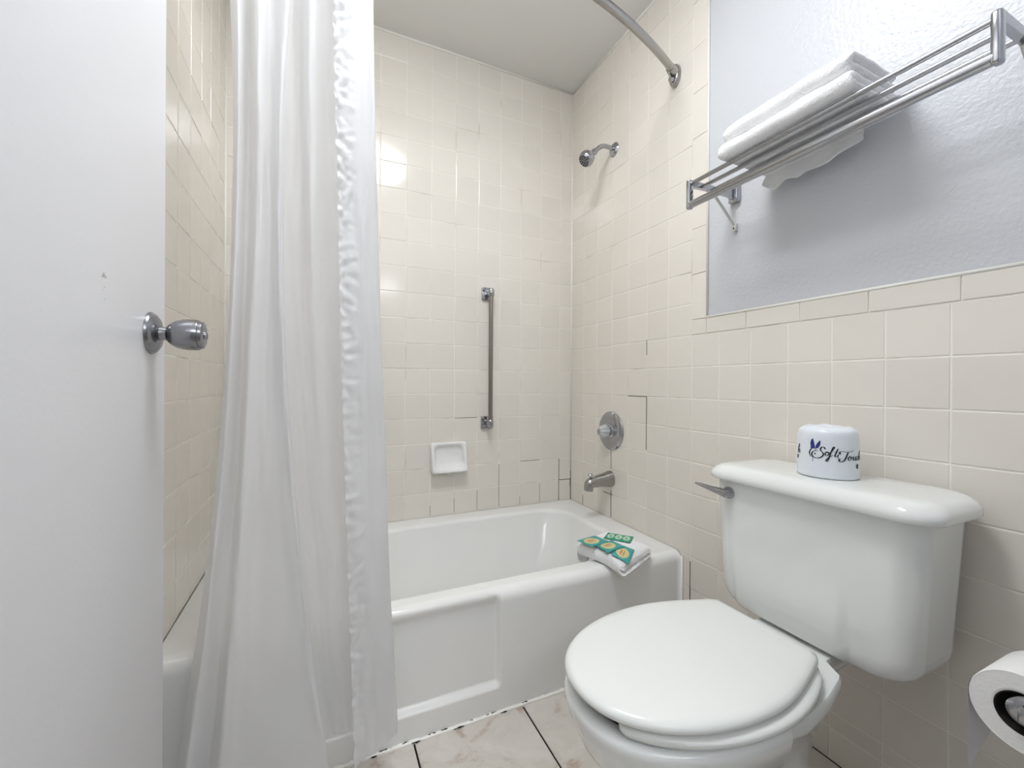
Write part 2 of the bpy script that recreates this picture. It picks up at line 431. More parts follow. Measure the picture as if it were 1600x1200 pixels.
for a, b in zip(fx[:-1], fx[1:]):
    for c, d in zip(fy[:-1], fy[1:]): floor_tile(a, b, d, c)

# ------------------------------------------------------------------ bathtub
tub = empty('bathtub', (-0.745, -0.366, 0))
tag(tub, 'white alcove bathtub with a recessed apron panel below the beige tiles', 'bathtub')
X0, X1 = XL + 0.002, -0.002
DK = TUB_Y + 0.032                                          # where the rolled lip becomes flat deck
# apron and rolled front lip, one profile swept along x with a recessed panel
gx = sorted(set([X0, X1] + [X0 + (X1 - X0) * i / 60 for i in range(61)] + [-0.715 + 0.0015 * i for i in range(24)] + [-1.42 + 0.0015 * i for i in range(24)]))
prof = [(0.0, z) for z in [0.0, 0.02, 0.04] + [0.055 + 0.0015 * i for i in range(24)] + [0.11 + 0.02 * i for i in range(10)] + [0.296 + 0.002 * i for i in range(9)]]
for i in range(1, 13):
    a = pi / 2 * i / 12; prof.append((0.032 * (1 - cos(a)), TUB_Z - 0.032 + 0.032 * sin(a)))
v = []; f = []
for x in gx:
    for k, (dy, z) in enumerate(prof):
        rec = 0.0
        if True:
            rec = 0.016 * smooth(-0.690, -0.708, x) * smooth(-1.415, -1.397, x) * smooth(0.066, 0.088, z) * (1 - smooth(0.302, 0.344, z))
        v.append((x, TUB_Y + dy + rec, z))
n = len(prof)
for i in range(len(gx) - 1):
    for k in range(n - 1): f.append((i * n + k, (i + 1) * n + k, (i + 1) * n + k + 1, i * n + k + 1))
link('apron', v, f, M['tub'], tub)
# deck and basin
R = []
def ring(x0, x1, y0, y1, z, r): R.append(rrect(x0, x1, y0, y1, z, r, 10, 14))
ring(X0, X1, DK, -0.002, TUB_Z, 0.004)
IX0, IX1, IY0, IY1 = -1.40, -0.128, -0.648, -0.095
ring(IX0 - 0.020, IX1 + 0.020, IY0 - 0.020, IY1 + 0.020, TUB_Z, 0.13)
for i in range(1, 7):
    a = pi / 2 * i / 6; d = 0.02 * (1 - sin(a)); ring(IX0 - d, IX1 + d, IY0 - d, IY1 + d, TUB_Z - 0.02 * (1 - cos(a)), 0.12)
for t in (0.2, 0.4, 0.6, 0.8, 1.0):
    d = 0.085 * t; ring(IX0 + 0.16 * t, IX1 - d, IY0 + d, IY1 - d, TUB_Z - 0.02 - 0.25 * t, 0.12)
for i in range(1, 6):
    a = pi / 2 * i / 5; d = 0.085 + 0.035 * (1 - cos(a)); ring(IX0 + 0.16 + 0.035 * (1 - cos(a)), IX1 - d, IY0 + d, IY1 - d, TUB_Z - 0.27 - 0.03 * sin(a), 0.11)
MB().rings(R, cap0=False, cap1=True).build('basin', M['tub'], tub, autosmooth=radians(60))
MB().lathe((-0.168, -0.37, 0.235), (-1, 0, 0.33), [(0, 0.036), (0.006, 0.036), (0.010, 0.028), (0.0105, 0.004)], 28).build('overflow_plate', M['chrome'], tub)
MB().lathe((-0.34, -0.37, 0.044), (0, 0, 1), [(0, 0.034), (0.004, 0.032), (0.005, 0.02), (0.002, 0.018)], 28).build('drain', M['chrome'], tub)

# ------------------------------------------------------------------ toilet
TY = -1.225
toilet = empty('toilet', (-0.42, TY, 0))
tag(toilet, 'white two piece toilet with its lid closed against the beige tiled wall', 'toilet')
def egg(xf, xb, hb, z, xm=None, n=64, ex=2.3, yc=TY):
    xm = xm if xm is not None else xb + 0.42 * (xf - xb)
    out = []
    for k in range(n):
        a = 2 * pi * k / n; c_, s_ = cos(a), sin(a)
        cx = abs(c_) ** (2 / ex) * (1 if c_ > 0 else -1); sy = abs(s_) ** (2 / ex) * (1 if s_ > 0 else -1)
        out.append(Vector((xm + (xf - xm) * cx if cx > 0 else xm + (xm - xb) * -cx, yc + hb * sy, z)))
    return out
R = [egg(-0.60, -0.16, 0.110, 0.0), egg(-0.60, -0.165, 0.108, 0.02), egg(-0.597, -0.18, 0.094, 0.06), egg(-0.60, -0.19, 0.090, 0.12), egg(-0.635, -0.20, 0.096, 0.175),
     egg(-0.692, -0.22, 0.120, 0.235), egg(-0.735, -0.235, 0.150, 0.29), egg(-0.754, -0.245, 0.170, 0.335), egg(-0.760, -0.25, 0.177, 0.358), egg(-0.760, -0.25, 0.177, 0.368), egg(-0.755, -0.255, 0.172, 0.375),
     egg(-0.728, -0.29, 0.142, 0.375), egg(-0.720, -0.30, 0.135, 0.368), egg(-0.722, -0.30, 0.137, 0.345), egg(-0.70, -0.33, 0.12, 0.27), egg(-0.62, -0.38, 0.08, 0.19), egg(-0.55, -0.42, 0.04, 0.17)]
MB().rings(R).build('bowl', M['china'], toilet, autosmooth=radians(60))
# shelf behind the rim that carries the tank
def shelf(z, sx, sy, inset=0.0, xmax=0.0):
    P = [(-0.47, 0.150), (-0.40, 0.158), (-0.32, 0.146), (-0.25, 0.127), (-0.238, 0.122), (-0.215, 0.085), (-0.06, 0.075)]
    P = [(min(xmax, -0.26 + (x + 0.26) * sx), y * sy - inset) for x, y in P]
    return [Vector((x, TY - 0.008 + yy, z)) for x, yy in P] + [Vector((x, TY - 0.008 - yy, z)) for x, yy in P[::-1]]
MB().rings([shelf(0.0, 0.6, 0.72, 0, -0.27), shelf(0.10, 0.6, 0.66, 0, -0.28), shelf(0.20, 0.62, 0.68, 0, -0.275), shelf(0.26, 0.75, 0.74, 0, -0.262), shelf(0.305, 0.9, 0.86, 0, -0.235), shelf(0.33, 0.97, 0.95, 0, -0.10), shelf(0.345, 1.0, 1.0), shelf(0.364, 1.0, 1.0), shelf(0.369, 0.99, 1.0, 0.004)]).build('tank_shelf', M['china'], toilet, autosmooth=radians(50))
# tank: rounded box with a slightly proud centre panel low on its front
def tank_ring(z):
    t = (z - 0.376) / 0.32
    cr = 0.045
    xf = -0.205 - 0.012 * t; y0 = -1.447 - 0.020 * t; y1 = -1.045 + 0.010 * t
    low = max(0.0, 1 - (z - 0.376) / 0.05)
    ins = 0.045 * (1 - sqrt(max(0, 1 - low * low)))
    P = rrect(xf + ins * 0.35, -0.022, y0 + ins, y1 - ins, z, cr, 10, 40)
    for p in P:
        if p.x < xf + 0.02 + ins:
            pr = smooth(-1.345, -1.337, p.y) * (1 - smooth(-1.104, -1.096, p.y)) * (1 - smooth(0.43, 0.56, z))
            p.x -= 0.007 * pr
    return P
zs = [0.376, 0.378, 0.382, 0.388, 0.396, 0.406, 0.418, 0.43] + [0.45 + 0.02 * i for i in range(12)] + [0.69, 0.70]
MB().rings([tank_ring(z) for z in zs]).build('tank', M['china'], toilet, autosmooth=radians(50))
LX0, LX1, LY0, LY1 = -0.237, -0.014, -1.490, -1.024
R = []
for ins, z, r in ((0.010, 0.6945, 0.045), (0.003, 0.695, 0.05), (0.0, 0.698, 0.05), (0.0, 0.708, 0.05), (0.003, 0.7155, 0.05), (0.010, 0.7235, 0.05), (0.019, 0.7285, 0.045), (0.030, 0.731, 0.04), (0.045, 0.732, 0.03), (0.075, 0.733, 0.015)):
    R.append(rrect(LX0 + ins, LX1 - ins * 0.3, LY0 + ins, LY1 - ins, z, r, 10, 20))
MB().rings(R).build('tank_lid', M['china'], toilet, autosmooth=radians(60))
# seat (open at the front) and lid
def dshape(xc, a, b, xb, wb, z, yc, ins=0.0, n=56):
    P = []
    for k in range(n + 1):
        t = -pi / 2 + pi * k / n; c_, s_ = max(0, cos(t)), sin(t)
        P.append((xc - (a - ins) * c_ ** (2 / 2.15), (b - ins) * (abs(s_) ** (2 / 2.15)) * (1 if s_ > 0 else -1)))
    m_ = 14
    for k in range(1, m_ + 1):
        t = k / m_; x = xc + (xb - ins - xc) * t
        yv = (b - ins) + (wb - b) * (t * t * (1.6 - 0.6 * t))
        if k == m_: yv -= 0.006
        P.append((x, yv))
    Q = [(x, -yv) for x, yv in P[n + 1:]]
    pts = P + Q[::-1]
    return [Vector((x, yc + yv, z)) for x, yv in pts]
LYc = -1.224
lidR = [dshape(-0.50, 0.262, 0.171, -0.285, 0.118, z, LYc, i) for i, z in ((0.012, 0.4005), (0.004, 0.402), (0.0, 0.406), (0.0, 0.411), (0.003, 0.416), (0.009, 0.4195), (0.02, 0.421), (0.05, 0.4225), (0.10, 0.423))]
MB().rings(lidR).build('seat_lid', M['seat'], toilet, autosmooth=radians(60))
# horseshoe: sweep an oval section from one horn, round the back, to the other horn
cen = []
xc, a_, b_, yc = -0.487, 0.238, 0.145, -1.229
for k in range(0, 41):
    t = radians(72) - radians(72 - 0) * 0 - (radians(72) + pi / 2) * 0
    th = radians(20) + (radians(90) - radians(20)) * k / 40      # from near the front round to the side
    cen.append((xc - a_ * cos(th), yc - b_ * sin(th)))
for k in range(1, 12):
    t = k / 12; cen.append((xc + 0.17 * t, yc - b_ + 0.045 * t * t))
cen += [(xc + 0.185, yc - 0.085), (xc + 0.188, yc - 0.05)]
full = cen + [(x, 2 * yc - y_) for x, y_ in cen[::-1]]
R = []
for i, (x, y_) in enumerate(full):
    p0, p1 = full[max(i - 1, 0)], full[min(i + 1, len(full) - 1)]
    d = Vector((p1[0] - p0[0], p1[1] - p0[1], 0)).normalized(); nrm = Vector((d.y, -d.x, 0))
    e = min(i, len(full) - 1 - i); w = 0.032 * (1 if e > 3 else (0.5, 0.78, 0.92, 0.98)[e]); h = 0.0115 * (1 if e > 3 else (0.55, 0.82, 0.94, 0.98)[e])
    R.append([Vector((x, y_, 0.3885)) + nrm * w * cos(2 * pi * k / 20) + Vector((0, 0, h * (abs(sin(2 * pi * k / 20)) ** 0.7) * (1 if sin(2 * pi * k / 20) > 0 else -1))) for k in range(20)])
MB().rings(R).build('seat', M['seat'], toilet, autosmooth=radians(60))
for s in (-1, 1):
    MB().rbox((-0.300, TY + s * 0.075 - 0.017, 0.368), (-0.262, TY + s * 0.075 + 0.017, 0.404), 0.008, 3).build('seat_hinge', M['seat'], toilet)
    MB().lathe((-0.40, TY + s * 0.118, 0.0), (0, 0, 1), [(0, 0.017), (0.012, 0.017), (0.022, 0.012), (0.026, 0.003)], 16).build('bolt_cap', M['china'], toilet)
lv = MB().lathe((-0.214, -1.088, 0.662), (-1, 0, 0), [(0, 0.015), (0.006, 0.015), (0.010, 0.012), (0.022, 0.0105), (0.026, 0.007), (0.027, 0.001)], 24)
lv.tube([(-0.232, -1.094, 0.662), (-0.234, -1.075, 0.6635), (-0.238, -1.05, 0.6665), (-0.243, -1.022, 0.6705), (-0.245, -1.008, 0.672)], [0.0105, 0.0095, 0.007, 0.005, 0.003], 14)
lv.build('flush_lever', M['chrome'], toilet)['label'] = 'chrome flush lever'

# ------------------------------------------------------------------ shower curtain rod
rod = empty('curtain_rod', (-0.745, -0.69, 2.059))
tag(rod, 'curved brushed steel shower curtain rod below the ceiling', 'curtain rod')
def rody(x): return -0.690 - 0.160 * (1 - ((x + 0.745) / 0.745) ** 2)
MB().tube([(XL + 0.03 + (1.43) * i / 60, rody(XL + 0.03 + 1.43 * i / 60), 2.059) for i in range(61)], 0.0125, 20).build('tube', M['satin'], rod)
for s, x in ((-1, 0.0), (1, XL)):
    q = MB().rings([[Vector((x + s * d, -0.690 + (0.024 - i_) * cos(2 * pi * k / 28), 2.054 + (0.040 - i_) * sin(2 * pi * k / 28))) for k in range(28)] for d, i_ in ((0.001, 0), (0.009, 0.0), (0.015, 0.004), (0.018, 0.012))])
    q.build('end_flange', M['satin'], rod)
    xx = x + s * 0.035
    MB().lathe((x + s * 0.010, -0.692, 2.059), (s * 1.0, -0.42, 0), [(0, 0.019), (0.030, 0.0165), (0.040, 0.015), (0.0405, 0.0125)], 24).build('rod_socket', M['satin'], rod)
    MB().lathe((x + s * 0.022, -0.694, 2.033), (s, 0, -0.25), [(0, 0.009), (0.012, 0.008), (0.014, 0.003)], 14).build('set_screw', M['chrome'], rod)

# ------------------------------------------------------------------ shower curtain
KEY = [  # (top z=1.85, mid z=0.9, bottom z=0.1)
    ((-1.352, -0.765), (-1.352, -0.785), (-1.435, -0.80)), ((-1.330, -0.812), (-1.338, -0.825), (-1.408, -0.842)), ((-1.312, -0.775), (-1.318, -0.80), (-1.378, -0.808)),
    ((-1.290, -0.820), (-1.300, -0.838), (-1.350, -0.852)), ((-1.268, -0.792), (-1.272, -0.828), (-1.30, -0.842)), ((-1.232, -0.826), (-1.236, -0.846), (-1.165, -0.852)),
    ((-1.226, -0.812), (-1.228, -0.832), (-1.142, -0.842)), ((-1.233, -0.785), (-1.236, -0.79), (-1.165, -0.80)), ((-1.212, -0.79), (-1.20, -0.782), (-1.145, -0.784)),
    ((-1.186, -0.822), (-1.168, -0.80), (-1.10, -0.784)), ((-1.160, -0.79), (-1.130, -0.788), (-1.06, -0.784)), ((-1.105, -0.80), (-1.075, -0.80), (-1.022, -0.788)),
    ((-1.066, -0.812), (-1.038, -0.812), (-0.998, -0.802)), ((-1.066, -0.832), (-1.040, -0.832), (-1.000, -0.822)), ((-1.10, -0.840), (-1.078, -0.842), (-1.042, -0.835)),
    ((-1.145, -0.838), (-1.122, -0.842), (-1.092, -0.836))]
def lag(a, b, c, z):
    x0, x1, x2 = 1.85, 0.9, 0.1
    return a * (z - x1) * (z - x2) / ((x0 - x1) * (x0 - x2)) + b * (z - x0) * (z - x2) / ((x1 - x0) * (x1 - x2)) + c * (z - x0) * (z - x1) / ((x2 - x0) * (x2 - x1))
NU, NV = 15 * 18 + 1, 400
ZB0 = [0.09] * 16; ZB0[5] = 0.098; ZB0[12] = 0.112; ZB0[13] = 0.112; ZB0[14] = 0.096; ZB0[15] = 0.078; ZB0[7] = 0.11; ZB0[8] = 0.12; ZB0[9] = 0.12; ZB0[10] = 0.12; ZB0[11] = 0.118
V = []; f = []
zb_u = [p[0] for p in catmull([(z,) for z in ZB0], 18)]
for j in range(NV):
    t = j / (NV - 1)
    P = []
    zn = 2.046 + (0.095 - 2.046) * t
    ze = min(zn, 1.95)
    for (a, b, c) in KEY: P.append((lag(a[0], b[0], c[0], ze), lag(a[1], b[1], c[1], ze)))
    row = catmull(P, 18)
    for i, (x, y_) in enumerate(row):
        z = 2.046 + (zb_u[i] - 2.046) * t
        u = i / (NU - 1) * 15
        hem = max(0.0, 1 - (15 - u) / 0.95) ** 0.7 if u > 14.05 else 0.0            # puckered side hem
        lefthem = max(0.0, 1 - u / 0.5)
        pk = (0.35 - abs(noise.noise((u * 1.3, z * 36, 3.1)))) * 0.017 + noise.noise((u * 3.4, z * 80, 9.0)) * 0.0055
        hs = hem * (0.45 + 0.65 * smooth(1.0, 1.6, z))
        y_ += pk * hs - 0.004 * hem; x += noise.noise((z * 34, 5, u)) * 0.0045 * hem
        y_ += lefthem * noise.noise((u, z * 40, 11)) * 0.004
        bh = smooth(0.17, 0.10, z)                                          # bottom hem
        y_ += bh * noise.noise((u * 3.5, z * 9, 1.0)) * 0.009
        y_ += 0.006 * noise.noise((u * 1.2, z * 3.2, 7.0)) + 0.0025 * noise.noise((u * 3, z * 8, 2.0)); x += 0.004 * noise.noise((u * 0.9, z * 2.2, 4.0))
        k = smooth(1.95, 2.046, z)                                          # gathers up to the rod
        y_ = y_ * (1 - 0.8 * k) + rody(max(XL, min(0, x))) * 0.8 * k
        V.append((x, min(y_, TUB_Y - 0.014), z))
for j in range(NV - 1):
    for i in range(NU - 1): f.append((j * NU + i, j * NU + i + 1, (j + 1) * NU + i + 1, (j + 1) * NU + i))
cur = link('shower_curtain', V, f, M['curtain'], base=(-1.2, -0.81, 0.09))
tag(cur, 'translucent white nylon shower curtain gathered in folds in front of the tub', 'shower curtain')

# ------------------------------------------------------------------ door
DX = -1.406; DY1 = -0.942; DY0 = DY1 - 0.752
door = MB().rbox((DX - 0.035, DY0, 0.012), (DX, DY1, 2.035), 0.0022, 2).build('door_1', M['door'], base=(DX - 0.0175, DY0, 0.012)); structure(door, 'flat white painted door standing open beside the tub')
KY, KZ = -1.007, 1.011
kn = MB().lathe((DX, KY, KZ), (1, 0, 0), [(0, 0.0325), (0.002, 0.0325), (0.006, 0.030), (0.010, 0.024), (0.012, 0.015), (0.0125, 0.0105)], 40).build('knob_rose', M['brushed'], door)
kb = MB().lathe((DX + 0.010, KY, KZ), (1, 0, 0), [(0, 0.0115), (0.006, 0.0105), (0.0105, 0.0105), (0.0125, 0.0135), (0.0155, 0.0172), (0.022, 0.0212), (0.032, 0.0240), (0.040, 0.0248), (0.050, 0.0245), (0.0525, 0.0238), (0.0530, 0.0222), (0.0545, 0.0222), (0.0575, 0.0215), (0.0590, 0.0185), (0.0594, 0.0060)], 40).build('door_knob', M['brushed'], door)
MB().lathe((DX + 0.069, KY, KZ), (1, 0, 0), [(-0.001, 0.0065), (0.0025, 0.0062), (0.0035, 0.004)], 20).rbox((DX + 0.0705, KY - 0.0012, KZ - 0.006), (DX + 0.0738, KY + 0.0012, KZ + 0.006), 0.0005, 1).build('knob_button', M['chrome'], kb)
# chipped paint left by an old hook
q = MB()
for dy, dz, r in ((0.0, 0.004, 0.0034), (0.004, 0.002, 0.0024), (-0.003, 0.001, 0.0018), (0.0015, -0.011, 0.0010), (-0.0015, -0.015, 0.0007), (0.002, -0.026, 0.0009)):
    q.lathe((DX - 0.0004, -1.161 + dy, 1.062 + dz), (1, 0, 0), [(0, r), (0.0007, r * 0.8), (0.0009, r * 0.3)], 7)
q.build('paint_chip', mat('chip_grey', (196, 194, 190), rough=0.7), door, smooth=False)
for z in (0.25, 1.02, 1.8):
    MB().lathe((DX - 0.004, DY0 + 0.003, z - 0.045), (0, 0, 1), [(0, 0.007), (0.09, 0.007)], 12).build('hinge', M['brushed'], door)

# ------------------------------------------------------------------ shower head
sh = empty('wall_shower', (0, -0.338, 1.966)); tag(sh, 'small chrome shower head on a bent arm high on the tiled wall', 'shower head')
SY = -0.338
MB().lathe((0.001, SY, 1.966), (-1, 0, 0), [(0, 0.030), (0.003, 0.030), (0.009, 0.024), (0.013, 0.016), (0.0135, 0.008)], 32).build('wall_flange', M['chrome'], sh)
arm = catmull([(0.0, SY, 1.966), (-0.03, SY, 1.970), (-0.06, SY, 1.968), (-0.082, SY, 1.955), (-0.104, SY, 1.933)], 6)
MB().tube(arm, 0.0095, 18).build('arm', M['chrome'], sh)
ax = Vector((-0.72, 0.0, -0.69)).normalized(); o0 = Vector((-0.100, SY, 1.937))
MB().lathe(o0, ax, [(0, 0.012), (0.003, 0.0135), (0.012, 0.0135), (0.016, 0.011), (0.024, 0.0105), (0.032, 0.018), (0.042, 0.027), (0.055, 0.0325), (0.066, 0.0335), (0.074, 0.031), (0.080, 0.0262), (0.0815, 0.0245), (0.0805, 0.0235)], 36, (True, False)).build('head_body', M['chrome'], sh)
face = MB().lathe(o0, ax, [(0.0805, 0.0240), (0.0815, 0.018), (0.0815, 0.0005)], 36, (False, True)).build('spray_face', M['brushed'], sh)
u = ax.cross(Vector((0, 1, 0))).normalized(); w = Vector((0, 1, 0)); q = MB()
for rr, nn in ((0.0205, 13), (0.0135, 9), (0.0065, 4)):
    for k in range(nn):
        a = 2 * pi * k / nn; q.lathe(o0 + ax * 0.0808 + (u * cos(a) + w * sin(a)) * rr, ax, [(0, 0.0028), (0.0026, 0.0024)], 8)
q.build('nozzles', M['black'], sh, smooth=False)

# ------------------------------------------------------------------ valve, spout
va = empty('shower_valve', (0, -0.330, 0.731)); tag(va, 'round chrome shower valve plate with a clear fluted knob', 'shower valve')
MB().lathe((0.001, -0.330, 0.731), (-1, 0, 0), [(0, 0.085), (0.004, 0.085), (0.009, 0.080), (0.013, 0.070), (0.015, 0.052), (0.016, 0.040)], 56).build('escutcheon', M['chrome'], va)
MB().lathe((-0.013, -0.330, 0.731), (-1, 0, 0), [(0, 0.036), (0.006, 0.033), (0.010, 0.024), (0.011, 0.015)], 36).build('collar', M['chrome'], va)
R = []
for d, r in ((0.022, 0.020), (0.026, 0.0255), (0.040, 0.0265), (0.055, 0.0225), (0.064, 0.018), (0.067, 0.012)):
    R.append([Vector((-d, -0.330 + r * (1 + 0.09 * cos(8 * 2 * pi * k / 64)) * cos(2 * pi * k / 64), 0.731 + r * (1 + 0.09 * cos(8 * 2 * pi * k / 64)) * sin(2 * pi * k / 64))) for k in range(64)])
knob = MB().rings(R).build('knob', M['acrylic'], va, autosmooth=radians(50)); knob['label'] = 'clear acrylic knob'
MB().lathe((-0.0665, -0.330, 0.731), (-1, 0, 0), [(0, 0.010), (0.0025, 0.0095), (0.0035, 0.007)], 24).build('knob_cap', M['chrome'], knob)

sp = empty('tub_spout', (0, -0.325, 0.516)); tag(sp, 'chrome tub spout with a small diverter knob on top', 'faucet')
R = []
for x, zc, ry, rz in ((0.001, 0.518, 0.033, 0.036), (-0.006, 0.518, 0.033, 0.036), (-0.012, 0.518, 0.031, 0.034), (-0.03, 0.517, 0.029, 0.031), (-0.06, 0.515, 0.026, 0.027), (-0.09, 0.512, 0.0235, 0.0235), (-0.108, 0.509, 0.022, 0.0225), (-0.120, 0.505, 0.019, 0.0215), (-0.128, 0.5, 0.014, 0.018), (-0.131, 0.497, 0.007, 0.010)):
    R.append([Vector((x, -0.325 + ry * cos(2 * pi * k / 28), zc + rz * sin(2 * pi * k / 28))) for k in range(28)])
MB().rings(R).build('spout_body', M['satin'], sp, autosmooth=radians(60))
MB().lathe((-0.112, -0.325, 0.510), (-0.12, 0, -1), [(0, 0.021), (0.030, 0.0195), (0.034, 0.0185), (0.034, 0.015), (0.024, 0.013)], 28).build('outlet', M['satin'], sp)
MB().lathe((-0.105, -0.325, 0.528), (-0.1, 0, 1), [(0, 0.0045), (0.012, 0.0045), (0.013, 0.0095), (0.017, 0.0105), (0.020, 0.008), (0.021, 0.002)], 20).build('diverter_knob', M['chrome'], sp)

# ------------------------------------------------------------------ grab bar
gb = empty('grab_bar', (-0.46, 0, 0.75)); tag(gb, 'upright brushed steel grab bar on the back tiled wall', 'grab bar')
MB().tube([(-0.462, -0.047, 0.752), (-0.462, -0.047, 1.352)], 0.0098, 24).build('bar', M['grab'], gb)
for z in (0.755, 1.352):
    q = MB().rbox((-0.492, -0.012, z - 0.030), (-0.434, 0.001, z + 0.030), 0.005, 3)
    q.rbox((-0.476, -0.050, z - 0.013), (-0.448, -0.008, z + 0.013), 0.007, 3)
    q.lathe((-0.462, -0.047, z - 0.016), (0, 0, 1), [(0, 0.0125), (0.003, 0.0145), (0.029, 0.0145), (0.032, 0.0125)], 24)
    br = q.build('bracket', M['chrome'], gb)
    for dx in (-0.019, 0.017):
        MB().lathe((-0.463 + dx - 0.003, -0.0118, z + (0.014 if dx < 0 else -0.018)), (0, -1, 0), [(0, 0.0042), (0.0012, 0.0036), (0.0014, 0.001)], 12).build('screw', M['black'], br)

# ------------------------------------------------------------------ soap dish
sd = empty('soap_dish', (-0.646, 0, 0.54)); tag(sd, 'white ceramic soap dish set in the beige back wall tiles', 'soap dish')
cx, cz = -0.646, 0.606; W, H = 0.081, 0.066
def sd_ring(w, h, r, ytop, ybot, dz=0.0):
    P = rrect(cx - w, cx + w, cz + dz - h, cz + dz + h, 0, r, 8, 10)
    return [Vector((p.x, ytop + (ybot - ytop) * (1 - (p.y - (cz + dz - h)) / (2 * h)), p.y)) for p in P]
R = [sd_ring(W, H, 0.010, 0.0005, 0.0005), sd_ring(W, H, 0.010, -0.008, -0.034), sd_ring(W - 0.002, H - 0.002, 0.010, -0.012, -0.044), sd_ring(W - 0.006, H - 0.006, 0.012, -0.013, -0.048),
     sd_ring(W - 0.011, H - 0.012, 0.022, -0.012, -0.046, 0.001), sd_ring(W - 0.014, H - 0.016, 0.026, -0.009, -0.038, 0.0015), sd_ring(W - 0.017, H - 0.021, 0.028, -0.003, -0.014, 0.003), sd_ring(W - 0.024, H - 0.030, 0.026, 0.0, -0.004, 0.006)]
MB().rings(R).build('dish', M['soap'], sd, autosmooth=radians(60))
MB().rbox((cx - 0.013, -0.030, cz - H - 0.009), (cx + 0.006, -0.002, cz - H + 0.004), 0.004, 2).build('drip_lip', M['soap'], sd)

# ------------------------------------------------------------------ towel rack
rk = empty('towel_rack', (0, -1.237, 1.42)); tag(rk, 'chrome wall mounted towel rack of long parallel bars', 'towel rack')
YA, YB = -0.932, -1.543
for x in (-0.190, -0.145, -0.100):
    MB().tube([(x, YA, 1.520), (x, YB, 1.520)], 0.0058, 14).build('shelf_bar', M['chrome'], rk)
MB().tube([(-0.190, YA, 1.459), (-0.190, YB, 1.459)], 0.0108, 18).build('towel_bar', M['chrome'], rk)
for y_, s in ((YA, 1), (YB, -1)):
    q = MB().rbox((-0.201, y_ - 0.007, 1.446), (-0.182, y_ + 0.007, 1.531), 0.005, 3)
    fr = q.build('front_plate', M['chrome'], rk)
    q = MB().rings([[Vector((x, y_ - 0.006 + 0.012 * a, zz_)) for a, zz_ in ((0, zt - h), (1, zt - h), (1, zt), (0, zt))] for x, zt, h in ((-0.196, 1.530, 0.020), (-0.15, 1.530, 0.016), (-0.08, 1.531, 0.016), (-0.03, 1.540, 0.026), (-0.004, 1.552, 0.046))])
    q.build('side_arm', M['chrome'], rk, smooth=False)
    MB().rbox((-0.012, y_ - 0.017, 1.500), (0.007, y_ + 0.017, 1.560), 0.005, 3).build('wall_mount', M['chrome'], rk)
    q = MB().tube([(-0.095, y_, 1.512), (-0.004, y_, 1.432)], 0.0042, 10)
    q.rbox((-0.006, y_ - 0.006, 1.412), (0.006, y_ + 0.006, 1.436), 0.002, 2)
    br = q.build('brace', mat('white_enamel_brace', (214, 214, 210), rough=0.3, metal=0.6), rk)
    MB().lathe((-0.0055, y_, 1.421), (-1, 0, 0), [(0, 0.003), (0.001, 0.0025)], 10).build('screw', M['black'], br)

# ------------------------------------------------------------------ folded towels on the rack
def folded(name, x0, x1, y0, y1, z0, layers, th, label, seed, droop=None, sag=0.0):
    """a towel folded back and forth across x, long rolled fold at the front (x0); extruded along y"""
    path = []
    for l in range(layers):
        z = z0 + th * (l + 0.5)
        xa, xb = (x0 + th * 0.5, x1 - 0.004 * l)
        seg = [(xa + (xb - xa) * i / 14, z) for i in range(15)]
        if l % 2 == 0: seg = seg[::-1]
        if path:
            px, pz = path[-1]; sx = 1 if px > (x0 + x1) / 2 else -1
            for k in range(1, 8):
                a = -pi / 2 + pi * k / 8; path.append((px + sx * th * 0.5 * cos(a), pz + th * 0.5 + th * 0.5 * sin(a)))
        path += seg
    path = path[::-1] if layers % 2 == 0 else path
    n = len(path); ny = 46
    half = th * 0.47; v = []; f = []
    def sec(side):
        out = []
        for i in range(n):
            a = path[max(i - 1, 0)]; b = path[min(i + 1, n - 1)]
            d = Vector((b[0] - a[0], b[1] - a[1])).normalized(); out.append((path[i][0] - d.y * half * side, path[i][1] + d.x * half * side))
        return out
    loop = sec(1) + sec(-1)[::-1]
    N = len(loop)
    for j in range(ny):
        t = j / (ny - 1); y_ = y0 + (y1 - y0) * t
        e = min(j, ny - 1 - j); rnd = (0.006, 0.002, 0.0)[e] if e < 3 else 0
        for i, (x, z) in enumerate(loop):
            cxm = path[i if i < n else 2 * n - 1 - i]
            xx = x + (cxm[0] - x) * rnd / 0.009; zz = z + (cxm[1] - z) * rnd / 0.009
            lay = int((z - z0) / th)
            yy = y_ + (0.010 * noise.noise((lay * 3.3 + seed, t * 2, 0)) if (j == 0 or j == ny - 1) else 0)
            d = Vector((noise.noise((xx * 30 + seed, yy * 22, zz * 30)), noise.noise((xx * 30, yy * 22 + seed, zz * 30 + 5)), noise.noise((xx * 24 + 9, yy * 18, zz * 24 + seed)))) * 0.0032
            zz += sag * sin(pi * t)
            v.append((xx + d.x, yy + d.y, zz + d.z))
    for j in range(ny - 1):
        for i in range(N):
            k = (i + 1) % N; f.append((j * N + i, j * N + k, (j + 1) * N + k, (j + 1) * N + i))
    for i in range(n - 1):
        f.append((i, i + 1, N - 2 - i, N - 1 - i)); q = (ny - 1) * N; f.append((q + i, q + N - 1 - i, q + N - 2 - i, q + i + 1))
    o = link(name, v, f, M['terry'], base=((x0 + x1) / 2, (y0 + y1) / 2, z0)); return o
t1 = folded('folded_towel', -0.205, -0.022, -1.040, -1.352, 1.5285, 2, 0.0215, '', 1.0); tag(t1, 'folded white terry towel lying directly on the rack bars', 'towel', 'folded towels on the rack')
t2 = folded('folded_towel', -0.200, -0.030, -1.052, -1.345, 1.5735, 2, 0.0205, '', 5.0); tag(t2, 'folded white terry towel on top of the stack on the rack', 'towel', 'folded towels on the rack')
